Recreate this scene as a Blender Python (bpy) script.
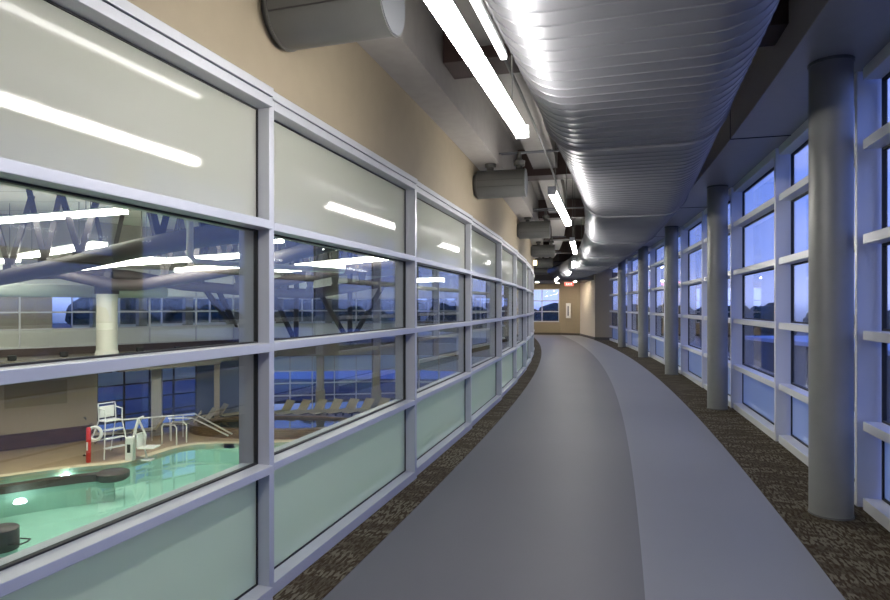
import bpy, math, random
from mathutils import Vector, Matrix
from mathutils.geometry import tessellate_polygon
for o in list(bpy.data.objects): bpy.data.objects.remove(o)
C = bpy.context.scene.collection
SC = bpy.context.scene
PI = math.pi
# ------------------------------------------------------------ camera
cd = bpy.data.cameras.new('camera'); cam = bpy.data.objects.new('camera', cd); C.objects.link(cam)
cam.location = (0, 0, 1.65); cam.rotation_euler = (PI/2, 0, 0)
cd.sensor_width = 36; cd.lens = 24.27; cd.shift_y = 6.5/890; cd.clip_start = .05; cd.clip_end = 500
SC.camera = cam
# ------------------------------------------------------------ exposure
SC.view_settings.view_transform = 'Standard'; SC.view_settings.look = 'None'
SC.view_settings.gamma = 1; SC.view_settings.use_curve_mapping = False
SC.view_settings.exposure = 0.42
K_TUBE = 42.0      # linear luminaires of the corridor
K_UP = 12.0         # slim strips beside the big duct
K_HALL = 17.0       # hall luminaires
K_POOL = 22.0      # underwater lamps
K_SKY = 1.6
# ------------------------------------------------------------ dusk sky
w = bpy.data.worlds.new('dusk_sky'); SC.world = w; w.use_nodes = True
nt = w.node_tree; nt.nodes.clear()
tc = nt.nodes.new('ShaderNodeTexCoord'); sp = nt.nodes.new('ShaderNodeSeparateXYZ')
cr = nt.nodes.new('ShaderNodeValToRGB'); bg = nt.nodes.new('ShaderNodeBackground'); ow = nt.nodes.new('ShaderNodeOutputWorld')
nz = nt.nodes.new('ShaderNodeTexNoise'); nz.inputs['Scale'].default_value = 3.2; nz.inputs['Detail'].default_value = 6
mp = nt.nodes.new('ShaderNodeMapping'); mp.inputs['Scale'].default_value = (1, 1, 5)
cl = nt.nodes.new('ShaderNodeValToRGB'); mx = nt.nodes.new('ShaderNodeMix'); mx.data_type = 'RGBA'
e = cr.color_ramp.elements
e[0].position = 0.0; e[0].color = (.05, .08, .2, 1)
e[1].position = 1.0; e[1].color = (.03, .11, .6, 1)
for p, c in ((.49, (.07, .11, .28, 1)), (.505, (.36, .43, .86, 1)), (.56, (.20, .29, .78, 1)), (.68, (.10, .20, .74, 1)), (.8, (.05, .15, .70, 1))):
    x = e.new(p); x.color = c
mr = nt.nodes.new('ShaderNodeMapRange'); mr.inputs[1].default_value = -1; mr.inputs[2].default_value = 1
L = nt.links.new
L(tc.outputs['Generated'], sp.inputs[0]); L(sp.outputs['Z'], mr.inputs[0]); L(mr.outputs[0], cr.inputs[0])
L(tc.outputs['Generated'], mp.inputs[0]); L(mp.outputs[0], nz.inputs[0]); L(nz.outputs[0], cl.inputs[0])
cl.color_ramp.elements[0].position = .52; cl.color_ramp.elements[1].position = .75
cl.color_ramp.elements[0].color = (0, 0, 0, 1); cl.color_ramp.elements[1].color = (.45, .45, .45, 1)
L(cl.outputs[0], mx.inputs[0]); L(cr.outputs[0], mx.inputs[6]); mx.inputs[7].default_value = (.5, .52, .85, 1)
L(mx.outputs[2], bg.inputs[0]); bg.inputs[1].default_value = K_SKY; L(bg.outputs[0], ow.inputs[0])

# ------------------------------------------------------------ track geometry
TH, R, D = .312, 141.0, 1.94
NX, NY = math.cos(TH), -math.sin(TH)
CX, CY = -(R+D)*NX, -(R+D)*NY
def P(s, r, z=0.0):
    a = -TH + s/R
    return Vector((CX+(R+r)*math.cos(a), CY+(R+r)*math.sin(a), z))
def ROT(s): return PI/2 - TH + s/R          # local x along the track, local y towards the pool
def W(x, y, Z): return Vector(((x-445)*Z/600, Z, 1.65+(306.5-y)*Z/600))
def WZ(x, y, z):
    Z = 600*(z-1.65)/(306.5-y); return W(x, y, Z)

# ------------------------------------------------------------ materials
MATS = {}
def mat(name, col, rough=.6, metal=0, emit=None, es=0, bump=0, bscale=40, var=0, vscale=8, spec=.5, coat=0):
    if name in MATS: return MATS[name]
    m = bpy.data.materials.new(name); m.use_nodes = True; n = m.node_tree.nodes; l = m.node_tree.links.new
    b = n['Principled BSDF']; b.inputs['Base Color'].default_value = (*col, 1)
    b.inputs['Roughness'].default_value = rough; b.inputs['Metallic'].default_value = metal
    b.inputs['Specular IOR Level'].default_value = spec
    if coat: b.inputs['Coat Weight'].default_value = coat; b.inputs['Coat Roughness'].default_value = .1
    if emit: b.inputs['Emission Color'].default_value = (*emit, 1); b.inputs['Emission Strength'].default_value = es
    t = n.new('ShaderNodeTexCoord')
    if var:
        z = n.new('ShaderNodeTexNoise'); z.inputs['Scale'].default_value = vscale; z.inputs['Detail'].default_value = 5
        r = n.new('ShaderNodeMapRange'); r.inputs[1].default_value = .3; r.inputs[2].default_value = .7
        r.inputs[3].default_value = 1-var; r.inputs[4].default_value = 1+var
        v = n.new('ShaderNodeVectorMath'); v.operation = 'SCALE'; v.inputs[0].default_value = col
        l(t.outputs['Object'], z.inputs[0]); l(z.outputs[0], r.inputs[0]); l(r.outputs[0], v.inputs['Scale']); l(v.outputs[0], b.inputs['Base Color'])
    if bump:
        z = n.new('ShaderNodeTexNoise'); z.inputs['Scale'].default_value = bscale
        u = n.new('ShaderNodeBump'); u.inputs['Strength'].default_value = bump; u.inputs['Distance'].default_value = .01
        l(t.outputs['Object'], z.inputs[0]); l(z.outputs[0], u.inputs['Height']); l(u.outputs[0], b.inputs['Normal'])
    MATS[name] = m; return m
def fres(n, l, ior):
    g = n.new('ShaderNodeNewGeometry'); m = n.new('ShaderNodeMapRange'); m.inputs[3].default_value = ior; m.inputs[4].default_value = 1/ior
    f = n.new('ShaderNodeFresnel'); l(g.outputs['Backfacing'], m.inputs[0]); l(m.outputs[0], f.inputs[0]); return f
def glass(name, tint, ior=1.5, rough=0.0, bump=0, bscale=3):
    m = bpy.data.materials.new(name); m.use_nodes = True; n = m.node_tree.nodes; l = m.node_tree.links.new; n.clear()
    o = n.new('ShaderNodeOutputMaterial'); t = n.new('ShaderNodeBsdfTransparent'); t.inputs[0].default_value = (*tint, 1)
    g = n.new('ShaderNodeBsdfGlossy'); g.inputs['Roughness'].default_value = rough; g.inputs[0].default_value = (1, 1, 1, 1)
    f = fres(n, l, ior); x = n.new('ShaderNodeMixShader')
    l(f.outputs[0], x.inputs[0]); l(t.outputs[0], x.inputs[1]); l(g.outputs[0], x.inputs[2]); l(x.outputs[0], o.inputs[0])
    if bump:
        z = n.new('ShaderNodeTexNoise'); z.inputs['Scale'].default_value = bscale; c = n.new('ShaderNodeTexCoord')
        u = n.new('ShaderNodeBump'); u.inputs['Strength'].default_value = bump; u.inputs['Distance'].default_value = .02
        l(c.outputs['Object'], z.inputs[0]); l(z.outputs[0], u.inputs['Height']); l(u.outputs[0], g.inputs['Normal'])
    return m
def frosted(name, col, trans, clear=.0):
    m = bpy.data.materials.new(name); m.use_nodes = True; n = m.node_tree.nodes; l = m.node_tree.links.new; n.clear()
    o = n.new('ShaderNodeOutputMaterial'); d = n.new('ShaderNodeBsdfDiffuse'); d.inputs[0].default_value = (*col, 1)
    t = n.new('ShaderNodeBsdfTranslucent'); t.inputs[0].default_value = (*trans, 1)
    a = n.new('ShaderNodeMixShader'); a.inputs[0].default_value = .62
    g = n.new('ShaderNodeBsdfGlossy'); g.inputs['Roughness'].default_value = .05
    f = fres(n, l, 1.45); x = n.new('ShaderNodeMixShader')
    l(d.outputs[0], a.inputs[1]); l(t.outputs[0], a.inputs[2]); l(f.outputs[0], x.inputs[0]); l(a.outputs[0], x.inputs[1]); l(g.outputs[0], x.inputs[2])
    l(x.outputs[0], o.inputs[0]); return m
def striped(name, c1, c2, scale, axis='Z', rough=.6, width=.06):
    m = bpy.data.materials.new(name); m.use_nodes = True; n = m.node_tree.nodes; l = m.node_tree.links.new
    b = n['Principled BSDF']; b.inputs['Roughness'].default_value = rough
    t = n.new('ShaderNodeTexCoord'); s = n.new('ShaderNodeSeparateXYZ'); a = n.new('ShaderNodeMath'); a.operation = 'MULTIPLY'; a.inputs[1].default_value = scale
    f = n.new('ShaderNodeMath'); f.operation = 'FRACT'; c = n.new('ShaderNodeMath'); c.operation = 'LESS_THAN'; c.inputs[1].default_value = width
    x = n.new('ShaderNodeMix'); x.data_type = 'RGBA'; x.inputs[6].default_value = (*c1, 1); x.inputs[7].default_value = (*c2, 1)
    l(t.outputs['Object'], s.inputs[0]); l(s.outputs[axis], a.inputs[0]); l(a.outputs[0], f.inputs[0]); l(f.outputs[0], c.inputs[0]); l(c.outputs[0], x.inputs[0]); l(x.outputs[2], b.inputs['Base Color'])
    return m
def carpet_mat():
    m = bpy.data.materials.new('patterned_carpet'); m.use_nodes = True; n = m.node_tree.nodes; l = m.node_tree.links.new
    b = n['Principled BSDF']; b.inputs['Roughness'].default_value = .95; b.inputs['Specular IOR Level'].default_value = .1
    uv = n.new('ShaderNodeTexCoord')
    def dash(sc, thr, rnd):
        mp = n.new('ShaderNodeMapping'); mp.inputs['Scale'].default_value = sc; mp.inputs['Location'].default_value = (rnd, rnd, 0)
        v = n.new('ShaderNodeTexNoise'); v.inputs['Scale'].default_value = 1; v.inputs['Detail'].default_value = 1
        g = n.new('ShaderNodeMapRange'); g.inputs[1].default_value = thr-.03; g.inputs[2].default_value = thr+.03
        l(uv.outputs['UV'], mp.inputs[0]); l(mp.outputs[0], v.inputs[0]); l(v.outputs[0], g.inputs[0]); return g.outputs[0]
    d1 = dash((13, 48, 1), .5, 3); d2 = dash((6.5, 2.2, 1), .5, 9); d3 = dash((20, 90, 1), .52, 5)
    m1 = n.new('ShaderNodeMath'); m1.operation = 'MULTIPLY_ADD'; m1.inputs[1].default_value = .55; m1.inputs[2].default_value = .25; l(d2, m1.inputs[0])
    m2 = n.new('ShaderNodeMath'); m2.operation = 'MULTIPLY'; l(m1.outputs[0], m2.inputs[0]); l(d1, m2.inputs[1])
    ma = n.new('ShaderNodeMath'); ma.operation = 'MULTIPLY_ADD'; ma.inputs[1].default_value = .18; l(d3, ma.inputs[0]); l(m2.outputs[0], ma.inputs[2])
    x = n.new('ShaderNodeMix'); x.data_type = 'RGBA'; x.inputs[6].default_value = (.040, .027, .015, 1); x.inputs[7].default_value = (.155, .14, .10, 1)
    l(ma.outputs[0], x.inputs[0]); l(x.outputs[2], b.inputs['Base Color'])
    return m
def tile_mat(name, c1, c2, mort, bw, rh, scale=1, rough=.4):
    m = bpy.data.materials.new(name); m.use_nodes = True; n = m.node_tree.nodes; l = m.node_tree.links.new
    b = n['Principled BSDF']; b.inputs['Roughness'].default_value = rough
    t = n.new('ShaderNodeTexCoord'); k = n.new('ShaderNodeTexBrick'); k.inputs['Scale'].default_value = scale
    k.inputs['Color1'].default_value = (*c1, 1); k.inputs['Color2'].default_value = (*c2, 1); k.inputs['Mortar'].default_value = (*mort, 1)
    k.inputs['Brick Width'].default_value = bw; k.inputs['Row Height'].default_value = rh; k.inputs['Mortar Size'].default_value = .012
    l(t.outputs['UV'], k.inputs[0]); l(k.outputs[0], b.inputs['Base Color']); return m
alu = mat('brushed_aluminium', (.50, .51, .54), .38, .25, var=.04, vscale=3)
alu_win = mat('pale_window_aluminium', (.72, .72, .74), .38, .2)
alu_far = mat('pale_aluminium', (.55, .55, .56), .4, .15)
gask = mat('black_gasket', (.012, .012, .012), .6)
beige = mat('beige_paint', (.275, .225, .155), .75, bump=.08, bscale=150, var=.03)
beige_hall = mat('tan_hall_paint', (.36, .29, .20), .75, var=.04)
cream = mat('cream_paint', (.56, .50, .41), .75, bump=.05, bscale=150)
wgrey = mat('warm_grey_paint', (.17, .155, .135), .6, var=.05)
wgrey2 = mat('light_grey_paint', (.33, .31, .29), .6, var=.05)
deck_m = mat('grey_roof_deck', (.26, .245, .225), .8, var=.1)
brown_steel = mat('dark_brown_steel', (.05, .026, .022), .55, var=.1)
col_m = mat('grey_enamel_column', (.22, .22, .215), .42, .12, var=.03, bump=.02, bscale=300)
can_m = mat('grey_enamel_drum', (.095, .095, .09), .38, .1, var=.03)
can_end = mat('grey_drum_cap', (.13, .135, .15), .45, .2)
lane1 = mat('grey_rubber_track', (.128, .128, .138), .5, 0, bump=.06, bscale=500, var=.035, vscale=.8, spec=.35)
lane2 = mat('pale_grey_rubber_track', (.225, .23, .25), .42, 0, bump=.06, bscale=500, var=.03, vscale=.8, spec=.35)
carpet = carpet_mat()
galv = mat('galvanised_duct', (.25, .25, .27), .44, .55, var=.07, vscale=2.2)
soff = mat('grey_metal_soffit', (.30, .30, .31), .38, .25, var=.03)
clear = glass('clear_glass', (.86, .90, .90), 1.5)
clear_out = glass('clear_window_glass', (.90, .93, .96), 1.5)
frost = frosted('frosted_green_glass', (.58, .585, .545), (.88, .89, .82))
frost_low = frosted('frosted_pale_green_glass', (.50, .60, .54), (.84, .95, .87))
frost_b = frosted('frosted_blue_glass', (.5, .56, .6), (.78, .88, .94))
tube_m = mat('white_light_diffuser', (.9, .9, .9), .4, emit=(1.0, .97, .92), es=K_TUBE)
up_m = mat('white_strip_diffuser', (.9, .9, .9), .4, emit=(1.0, .98, .96), es=K_UP)
hall_l = mat('hall_light_diffuser', (.9, .9, .9), .4, emit=(1.0, .93, .80), es=K_HALL)
pool_l = mat('underwater_lens', (.9, .9, .9), .3, emit=(.85, 1, .95), es=K_POOL)
warm_l = mat('warm_lamp_lens', (.9, .8, .6), .4, emit=(1, .75, .4), es=4)
steel_w = mat('white_enamel', (.72, .72, .70), .35)
chrome = mat('polished_steel', (.75, .74, .70), .35, .6)
truss_m = mat('mauve_grey_steel', (.045, .034, .037), .6, .0, var=.05)
strut_m = mat('dark_bronze_steel', (.045, .04, .04), .5, .2)
roof_m = striped('pale_roof_panels', (.74, .71, .66), (.3, .29, .27), .55, 'Y', .7, .03)
deckp = mat('sand_pool_deck', (.33, .24, .155), .5, var=.08, vscale=2, bump=.05)
coping = mat('cream_coping', (.62, .53, .38), .5, var=.05)
aqua = mat('aqua_plaster', (.42, .60, .53), .6, var=.05, vscale=1.5)
water = glass('pool_water', (.82, .97, .92), 1.33, .0, .05, 1.2)
spa_water = glass('spa_water', (.45, .62, .50), 1.33, .0, .12, 2.5)
darkstone = mat('dark_stone', (.05, .04, .034), .5, var=.2)
stone = tile_mat('brown_ledger_stone', (.12, .075, .035), (.2, .13, .07), (.05, .03, .02), .3, .08)
dado = tile_mat('dark_dado_tile', (.065, .030, .022), (.10, .048, .034), (.045, .025, .02), .6, .12)
slab_m = mat('dark_brown_fascia', (.055, .036, .032), .6, var=.1)
ledge_m = mat('brown_grey_ledge', (.16, .135, .105), .6, var=.1)
slate = mat('slate_blue_paint', (.10, .12, .17), .6)
sling = mat('khaki_sling', (.42, .37, .26), .7, bump=.1, bscale=80)
red = mat('red_foam', (.55, .025, .02), .45)
asph = mat('asphalt', (.09, .085, .1), .9, var=.15, vscale=.08)
pale_pave = mat('pale_paving', (.42, .40, .44), .9, var=.1, vscale=.2)
leaf = mat('dark_leaves', (.035, .05, .035), .9, var=.3, vscale=2)
bark = mat('bark', (.05, .04, .03), .9)
brick_out = mat('grey_outer_wall', (.09, .09, .10), .8, var=.1)
memb = mat('pale_roof_membrane', (.62, .62, .68), .8)

# ------------------------------------------------------------ mesh helpers
class M:
    def __init__(s): s.v = []; s.f = []; s.sm = []; s.uv = {}
    def add(s, vs, fs, smooth=False):
        o = len(s.v); s.v += [Vector(x) for x in vs]
        for f in fs: s.f.append([o+i for i in f]); s.sm.append(smooth)
        return s
    def box(s, a, b):
        x0, y0, z0 = a; x1, y1, z1 = b
        return s.add([(x0,y0,z0),(x1,y0,z0),(x1,y1,z0),(x0,y1,z0),(x0,y0,z1),(x1,y0,z1),(x1,y1,z1),(x0,y1,z1)],
                     [(0,3,2,1),(4,5,6,7),(0,1,5,4),(1,2,6,5),(2,3,7,6),(3,0,4,7)])
    def bar(s, p, q, w, h, up=(0,0,1)):           # rectangular bar from p to q
        p = Vector(p); q = Vector(q); d = (q-p).normalized(); u = Vector(up); x = d.cross(u)
        if x.length < 1e-4: x = d.cross(Vector((1,0,0)))
        x.normalize(); u = x.cross(d)
        vs = [c + x*a*w/2 + u*b*h/2 for c in (p, q) for a, b in ((-1,-1),(1,-1),(1,1),(-1,1))]
        return s.add(vs, [(0,1,2,3),(7,6,5,4),(0,4,5,1),(1,5,6,2),(2,6,7,3),(3,7,4,0)])
    def tube(s, pts, r, n=12, cap=True):
        pts = [Vector(p) for p in pts]; rs = r if isinstance(r, (list, tuple)) else [r]*len(pts); vs = []
        prev = None
        for i, p in enumerate(pts):
            d = (pts[min(i+1, len(pts)-1)] - pts[max(i-1, 0)])
            if d.length < 1e-6: d = prev_d
            d.normalize(); prev_d = d
            if prev is None: x = d.cross(Vector((0,0,1))); x = x if x.length > 1e-3 else Vector((1,0,0))
            else: x = prev - d*prev.dot(d)
            x.normalize(); prev = x; y = d.cross(x)
            for k in range(n):
                a = 2*PI*k/n; vs.append(p + (x*math.cos(a)+y*math.sin(a))*rs[i])
        fs = [(i*n+k, i*n+(k+1)%n, (i+1)*n+(k+1)%n, (i+1)*n+k) for i in range(len(pts)-1) for k in range(n)]
        s.add(vs, fs, True)
        if cap:
            s.add(vs[:n], [tuple(range(n-1, -1, -1))]); s.add(vs[-n:], [tuple(range(n))])
        return s
    def arc(s, s0, s1, r0, r1, z0, z1, step=1.0, uv=False):     # swept rectangular section along the track
        n = max(1, int(math.ceil((s1-s0)/step))); vs = []; o = len(s.v)
        for i in range(n+1):
            t = s0+(s1-s0)*i/n; vs += [P(t,r0,z0), P(t,r1,z0), P(t,r1,z1), P(t,r0,z1)]
        fs = []
        for i in range(n):
            b = 4*i
            for k in range(4): fs.append((b+k, b+4+k, b+4+(k+1)%4, b+(k+1)%4))
        fs += [(0,1,2,3), (4*n+3,4*n+2,4*n+1,4*n)]
        if uv:
            for i in range(n+1):
                t = s0+(s1-s0)*i/n
                for k, rr in enumerate((r0, r1, r1, r0)): s.uv[o+4*i+k] = (t, rr)
        return s.add(vs, fs)
    def prism(s, poly, z0, z1, holes=()):
        loops = [poly]+list(holes); flat = [p for lp in loops for p in lp]
        tris = tessellate_polygon([[Vector((p[0], p[1], 0)) for p in lp] for lp in loops])
        N = len(flat); vs = [(p[0],p[1],z1) for p in flat]+[(p[0],p[1],z0) for p in flat]
        fs = [tuple(t) for t in tris]+[tuple(i+N for i in t[::-1]) for t in tris]; o = 0
        for lp in loops:
            m = len(lp)
            for i in range(m): fs.append((o+i, o+(i+1)%m, N+o+(i+1)%m, N+o+i))
            o += m
        return s.add(vs, fs)
    def lathe(s, prof, c=(0,0,0), n=32):
        vs = [(c[0]+r*math.cos(2*PI*k/n), c[1]+r*math.sin(2*PI*k/n), c[2]+z) for r, z in prof for k in range(n)]
        fs = [(i*n+k, i*n+(k+1)%n, (i+1)*n+(k+1)%n, (i+1)*n+k) for i in range(len(prof)-1) for k in range(n)]
        s.add(vs, fs, True); s.add(vs[:n], [tuple(range(n-1,-1,-1))]); s.add(vs[-n:], [tuple(range(n))]); return s
    def build(s, name, material, parent=None, loc=None, rotz=0, bevel=0, recalc=True):
        me = bpy.data.meshes.new(name)
        if parent is None and loc is None and s.v:       # world verts: put the origin at the base
            mn = [min(v[i] for v in s.v) for i in range(3)]; mxx = [max(v[i] for v in s.v) for i in range(3)]
            off = Vector(((mn[0]+mxx[0])/2, (mn[1]+mxx[1])/2, mn[2])); vs = [v-off for v in s.v]
        else: off = None; vs = s.v
        me.from_pydata([tuple(v) for v in vs], [], s.f); me.update()
        for p, sm in zip(me.polygons, s.sm): p.use_smooth = sm
        if s.uv:
            u = me.uv_layers.new(name='UVMap')
            for lp in me.loops: u.data[lp.index].uv = s.uv.get(lp.vertex_index, (0, 0))
        if recalc:
            import bmesh
            b = bmesh.new(); b.from_mesh(me); bmesh.ops.remove_doubles(b, verts=b.verts, dist=1e-5) if not s.uv else None
            bmesh.ops.recalc_face_normals(b, faces=b.faces); b.to_mesh(me); b.free()
        if any(s.sm):
            try: me.set_sharp_from_angle(angle=math.radians(50))
            except Exception: pass
        me.materials.append(material)
        o = bpy.data.objects.new(name, me); C.objects.link(o)
        if off is not None: o.location = off
        elif loc is not None: o.location = loc; o.rotation_euler = (0,0,rotz)
        if parent is not None: o.parent = parent
        if bevel:
            md = o.modifiers.new('bevel', 'BEVEL'); md.width = bevel; md.segments = 2; md.limit_method = 'ANGLE'
        return o
    def planar_uv(s, origin, ax):
        for i, v in enumerate(s.v): s.uv[i] = ((v-origin).dot(ax), v.z)
        return s
def tag(o, label=None, cat=None, group=None, kind=None):
    if label: o['label'] = label
    if cat: o['category'] = cat
    if group: o['group'] = group
    if kind: o['kind'] = kind
    return o
def thing(name, loc, rotz=0, label=None, cat=None, group=None, kind=None):
    o = bpy.data.objects.new(name, None); C.objects.link(o); o.location = loc; o.rotation_euler = (0,0,rotz); o.empty_display_size = .1
    return tag(o, label, cat, group, kind)
def copy_tree(o, parent=None, name=None):
    c = o.copy(); C.objects.link(c); c.parent = parent
    if name: c.name = name
    for ch in o.children: copy_tree(ch, c)
    return c
def struct(o): o['kind'] = 'structure'; return o

S0, S1 = -5.0, 33.0
# ============================================================ CORRIDOR STRUCTURE
struct(M().arc(S0, 38, -.22, 4.0, -.45, -.03, 1).build('floor', wgrey))
struct(M().arc(S0, 36.2, 0.28, 2.02, -.03, .004, .5).build('inner_lane', lane1))
struct(M().arc(S0, 36.2, 2.02, 3.10, -.03, .004, .5).build('outer_lane', lane2))
struct(M().arc(S0, 33.0, 0.0, .28, -.03, .008, .5, True).build('carpet_strip', carpet, recalc=False))
struct(M().arc(S0, 30.2, 3.10, 3.95, -.03, .008, .5, True).build('carpet_strip', carpet, recalc=False))
# wall above the pool glazing
struct(M().arc(S0, 31, -.2, 0.0, 2.87, 4.6, .8).build('wall_left', beige))
struct(M().arc(S0, 31, -.4, -.2, -3.9, -.01, 1).build('wall_left_lower', beige_hall))
# roof deck, ribs
struct(M().arc(S0, 40, -.14, 4.0, 4.3, 4.5, 1).build('ceiling', deck_m))
struct(M().arc(S0, 30.5, 0.0, .34, 3.62, 4.3, 1).build('trim_1', wgrey2))       # boxed bulkhead along the wall
struct(M().arc(S0, 31, .62, 1.02, 3.95, 4.3, 1).build('trim_2', wgrey2))
# soffit over the windows
so = M().arc(S0, 30.3, 3.15, 3.84, 3.58, 3.66, .8).build('ceiling_soffit', soff); struct(so); struct(M().arc(S0, 30.3, 3.148, 3.20, 3.585, 4.3, .8).build('soffit_fascia', mat('warm_fascia', (.62, .59, .54), .6)))
sm_ = M()
for k in range(9):
    s = .1+2.44*1.0+4.88*(k-1); sm_.arc(s, s+.012, 3.145, 3.84, 3.572, 3.585, 1).arc(s, s+.012, 3.143, 3.155, 3.58, 4.25, 1)
struct(sm_.build('trim_3', gask))
# end closures
struct(M().arc(S0-.2, S0, -.15, 4.0, -.4, 4.5, 1).build('wall_back', beige))
struct(M().arc(S0, 30.4, 3.82, 3.98, -3.95, -.02, 1).build('wall_right_lower', brick_out))
# crossing steel beams
for k in range(7):
    s = .45+4.87*k
    b = M().arc(s-.2, s+.2, .36, 3.14, 3.84, 4.29, 1).build('roof_beam', brown_steel)
    struct(b)

# ============================================================ LEFT GLAZING (overlooks the pool)
nwin = [0]
def wname():
    nwin[0] += 1; return 'window_%d' % nwin[0]
def left_bay(s, w, end):
    t = thing(wname(), P(s, 0), ROT(s), kind='structure')
    fr = M(); B = .048
    zz = [(0, .08), (.716, .761), (1.397, 1.446), (2.082, 2.13), (2.765, 2.815)]
    xe = w-.003 if end else w
    fr.box((0, 0, 0), (B, .2, 2.815))
    if end: fr.box((w-.055, 0, 0), (w-.004, .2, 2.815))
    for a, b in zz: fr.box((B, .0, a), (xe-(.052 if end else 0), .2, b))
    fr.build('window_frame', alu, t, bevel=.003)
    M().box((0, -.006, 2.822), (xe, .2, 2.87)).build('head_channel', alu, t, bevel=.003)
    x0, x1 = B, xe-(.052 if end else 0)
    g = M()
    for (a, b) in zip([z[1] for z in zz[:-1]], [z[0] for z in zz[1:]]):
        for (p, q) in (((x0, .095, a), (x0+.010, .12, b)), ((x1-.010, .095, a), (x1, .12, b)), ((x0+.010, .095, a), (x1-.010, .12, a+.008)), ((x0+.010, .095, b-.008), (x1-.010, .12, b))): g.box(p, q)
    g.build('gasket', gask, t)
    for i, (a, b) in enumerate(zip([z[1] for z in zz[:-1]], [z[0] for z in zz[1:]])):
        if i in (0, 3): o = M().box((x0+.004, .104, a+.004), (x1-.004, .112, b-.004)).build('frosted_pane', frost if i else frost_low, t)
        else: o = M().box((x0+.004, .104, a+.004), (x1-.004, .112, b-.004)).build('clear_pane', clear, t)
    return t
LS = [-4.75, -2.2, .37, 2.90, 5.395, 7.83, 10.45, 12.97, 15.56, 18.1, 20.65, 23.2, 25.75, 28.3, 30.85]
for i, (a, b) in enumerate(zip(LS, LS[1:])): left_bay(a, b-a, i % 2 == 1)
# ============================================================ RIGHT WINDOW WALL
def right_bay(s, w):
    t = thing(wname(), P(s, 3.76), ROT(s), kind='structure'); fr = M(); B = .05
    zz = [(0, .10), (.645, .72), (1.38, 1.455), (2.155, 2.235), (2.92, 3.0), (3.48, 3.58)]
    fr.box((0, -.2, 0), (B, 0, 3.58))
    for a, b in zz: fr.box((B, -.2, a), (w, 0.0, b))
    fr.build('window_frame', alu_win, t, bevel=.004)
    g = M()
    for (a, b) in zip([z[1] for z in zz[:-1]], [z[0] for z in zz[1:]]):
        for (p, q) in (((B, -.165, a), (B+.018, -.13, b)), ((w-.018, -.165, a), (w, -.13, b)), ((B+.018, -.165, a), (w-.018, -.13, a+.018)), ((B+.018, -.165, b-.018), (w-.018, -.13, b))): g.box(p, q)
    g.build('gasket', gask, t)
    for i, (a, b) in enumerate(zip([z[1] for z in zz[:-1]], [z[0] for z in zz[1:]])):
        q = M().box((B+.01, -.152, a+.01), (w-.01, -.144, b-.01))
        q.build('frosted_pane' if i == 0 else 'clear_pane', frost_b if i == 0 else clear_out, t)
SM = 5.58
k = -4
while SM+2.41*k < 29.2:
    right_bay(SM+2.41*k, 2.41); k += 1
SR_END = SM+2.41*k
# ============================================================ END OF THE CORRIDOR
def wall_seg(name, a, b, z0, z1, th, m, holes=(), uvm=False):
    a = Vector((a[0], a[1], 0)); b = Vector((b[0], b[1], 0)); d = b-a; Ln = d.length; d.normalize(); ang = math.atan2(d.y, d.x)
    q = M(); xs = sorted({0, Ln, *[h[0] for h in holes], *[h[1] for h in holes]})
    for x0, x1 in zip(xs, xs[1:]):
        h = [h for h in holes if h[0] <= x0+1e-6 and h[1] >= x1-1e-6]
        if h: q.box((x0, 0, z0), (x1, th, h[0][2])); q.box((x0, 0, h[0][3]), (x1, th, z1))
        else: q.box((x0, 0, z0), (x1, th, z1))
    if uvm: q.planar_uv(Vector((0,0,0)), Vector((1,0,0)))
    return struct(q.build(name, m, None, a, ang))
pe = P(SR_END, 3.76)
A1 = (W(595, 300, 29.9).x, 29.9); A2 = (W(580, 300, 34.0).x, 34.0); A3 = (W(560, 300, 34.9).x, 34.9); A4 = (-3.0, 36.6)
wall_seg('wall_end', A1, (pe.x+.25, pe.y+.35), -.4, 4.4, .2, beige)          # beside last window
wall_seg('wall_pier', A2, A1, -.4, 4.4, .2, cream)
wall_seg('wall_sign', A3, A2, -.4, 4.4, .2, beige)
d34 = (Vector(A3)-Vector(A4)).length
wall_seg('wall_far', A4, A3, -.4, 4.4, .2, beige, holes=((1.0, d34-.05, .74, 2.68),))
bb = M()
for a, b in ((A4, A3), (A3, A2), (A2, A1), (A1, (pe.x+.25, pe.y+.35))):
    a = Vector((*a, 0)); b = Vector((*b, 0)); n = Vector((b.y-a.y, -(b.x-a.x), 0)).normalized()
    bb.bar(a+Vector((0,0,.06))+n*.012, b+Vector((0,0,.06))+n*.012, .02, .13)
struct(bb.build('baseboard_end', mat('dark_taupe_base', (.06, .05, .042), .6)))
# far windows in the end wall
dv = (Vector(A3)-Vector(A4)).normalized(); fa = math.atan2(dv.y, dv.x)
def grid_window(loc, rot, w, z0, z1, nx, rows, framemat, gm, bw=.06, dep=.12, frostrow=(), fm=None, nm=None, xs=None):
    t = thing(nm or wname(), loc, rot, kind='structure'); f = M()
    xs = xs or [w*i/nx for i in range(nx+1)]
    for x in xs: f.box((max(0, x-bw/2), 0, z0), (min(w, x+bw/2), dep, z1))
    for z in rows: f.box((0, .004, z-bw/2), (w, dep-.004, z+bw/2))
    f.build('window_frame', framemat, t)
    rs = sorted(rows)
    for i, (a, b) in enumerate(zip(rs, rs[1:])):
        fr_ = i in frostrow
        M().box((.02, dep*.5, a), (w-.02, dep*.5+.008, b)).build('frosted_pane' if fr_ else 'clear_pane', fm if fr_ else gm, t)
    return t
wl = d34-1.05
for j in range(3):
    x0 = 1.0+wl/3*j; p = Vector((*A4, 0))+Vector((dv.x, dv.y, 0))*x0
    grid_window(p+Vector((0, .04, 0)), fa, wl/3, .74, 2.68, 3, (.77, 1.35, 1.98, 2.65), alu, clear_out)
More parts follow.
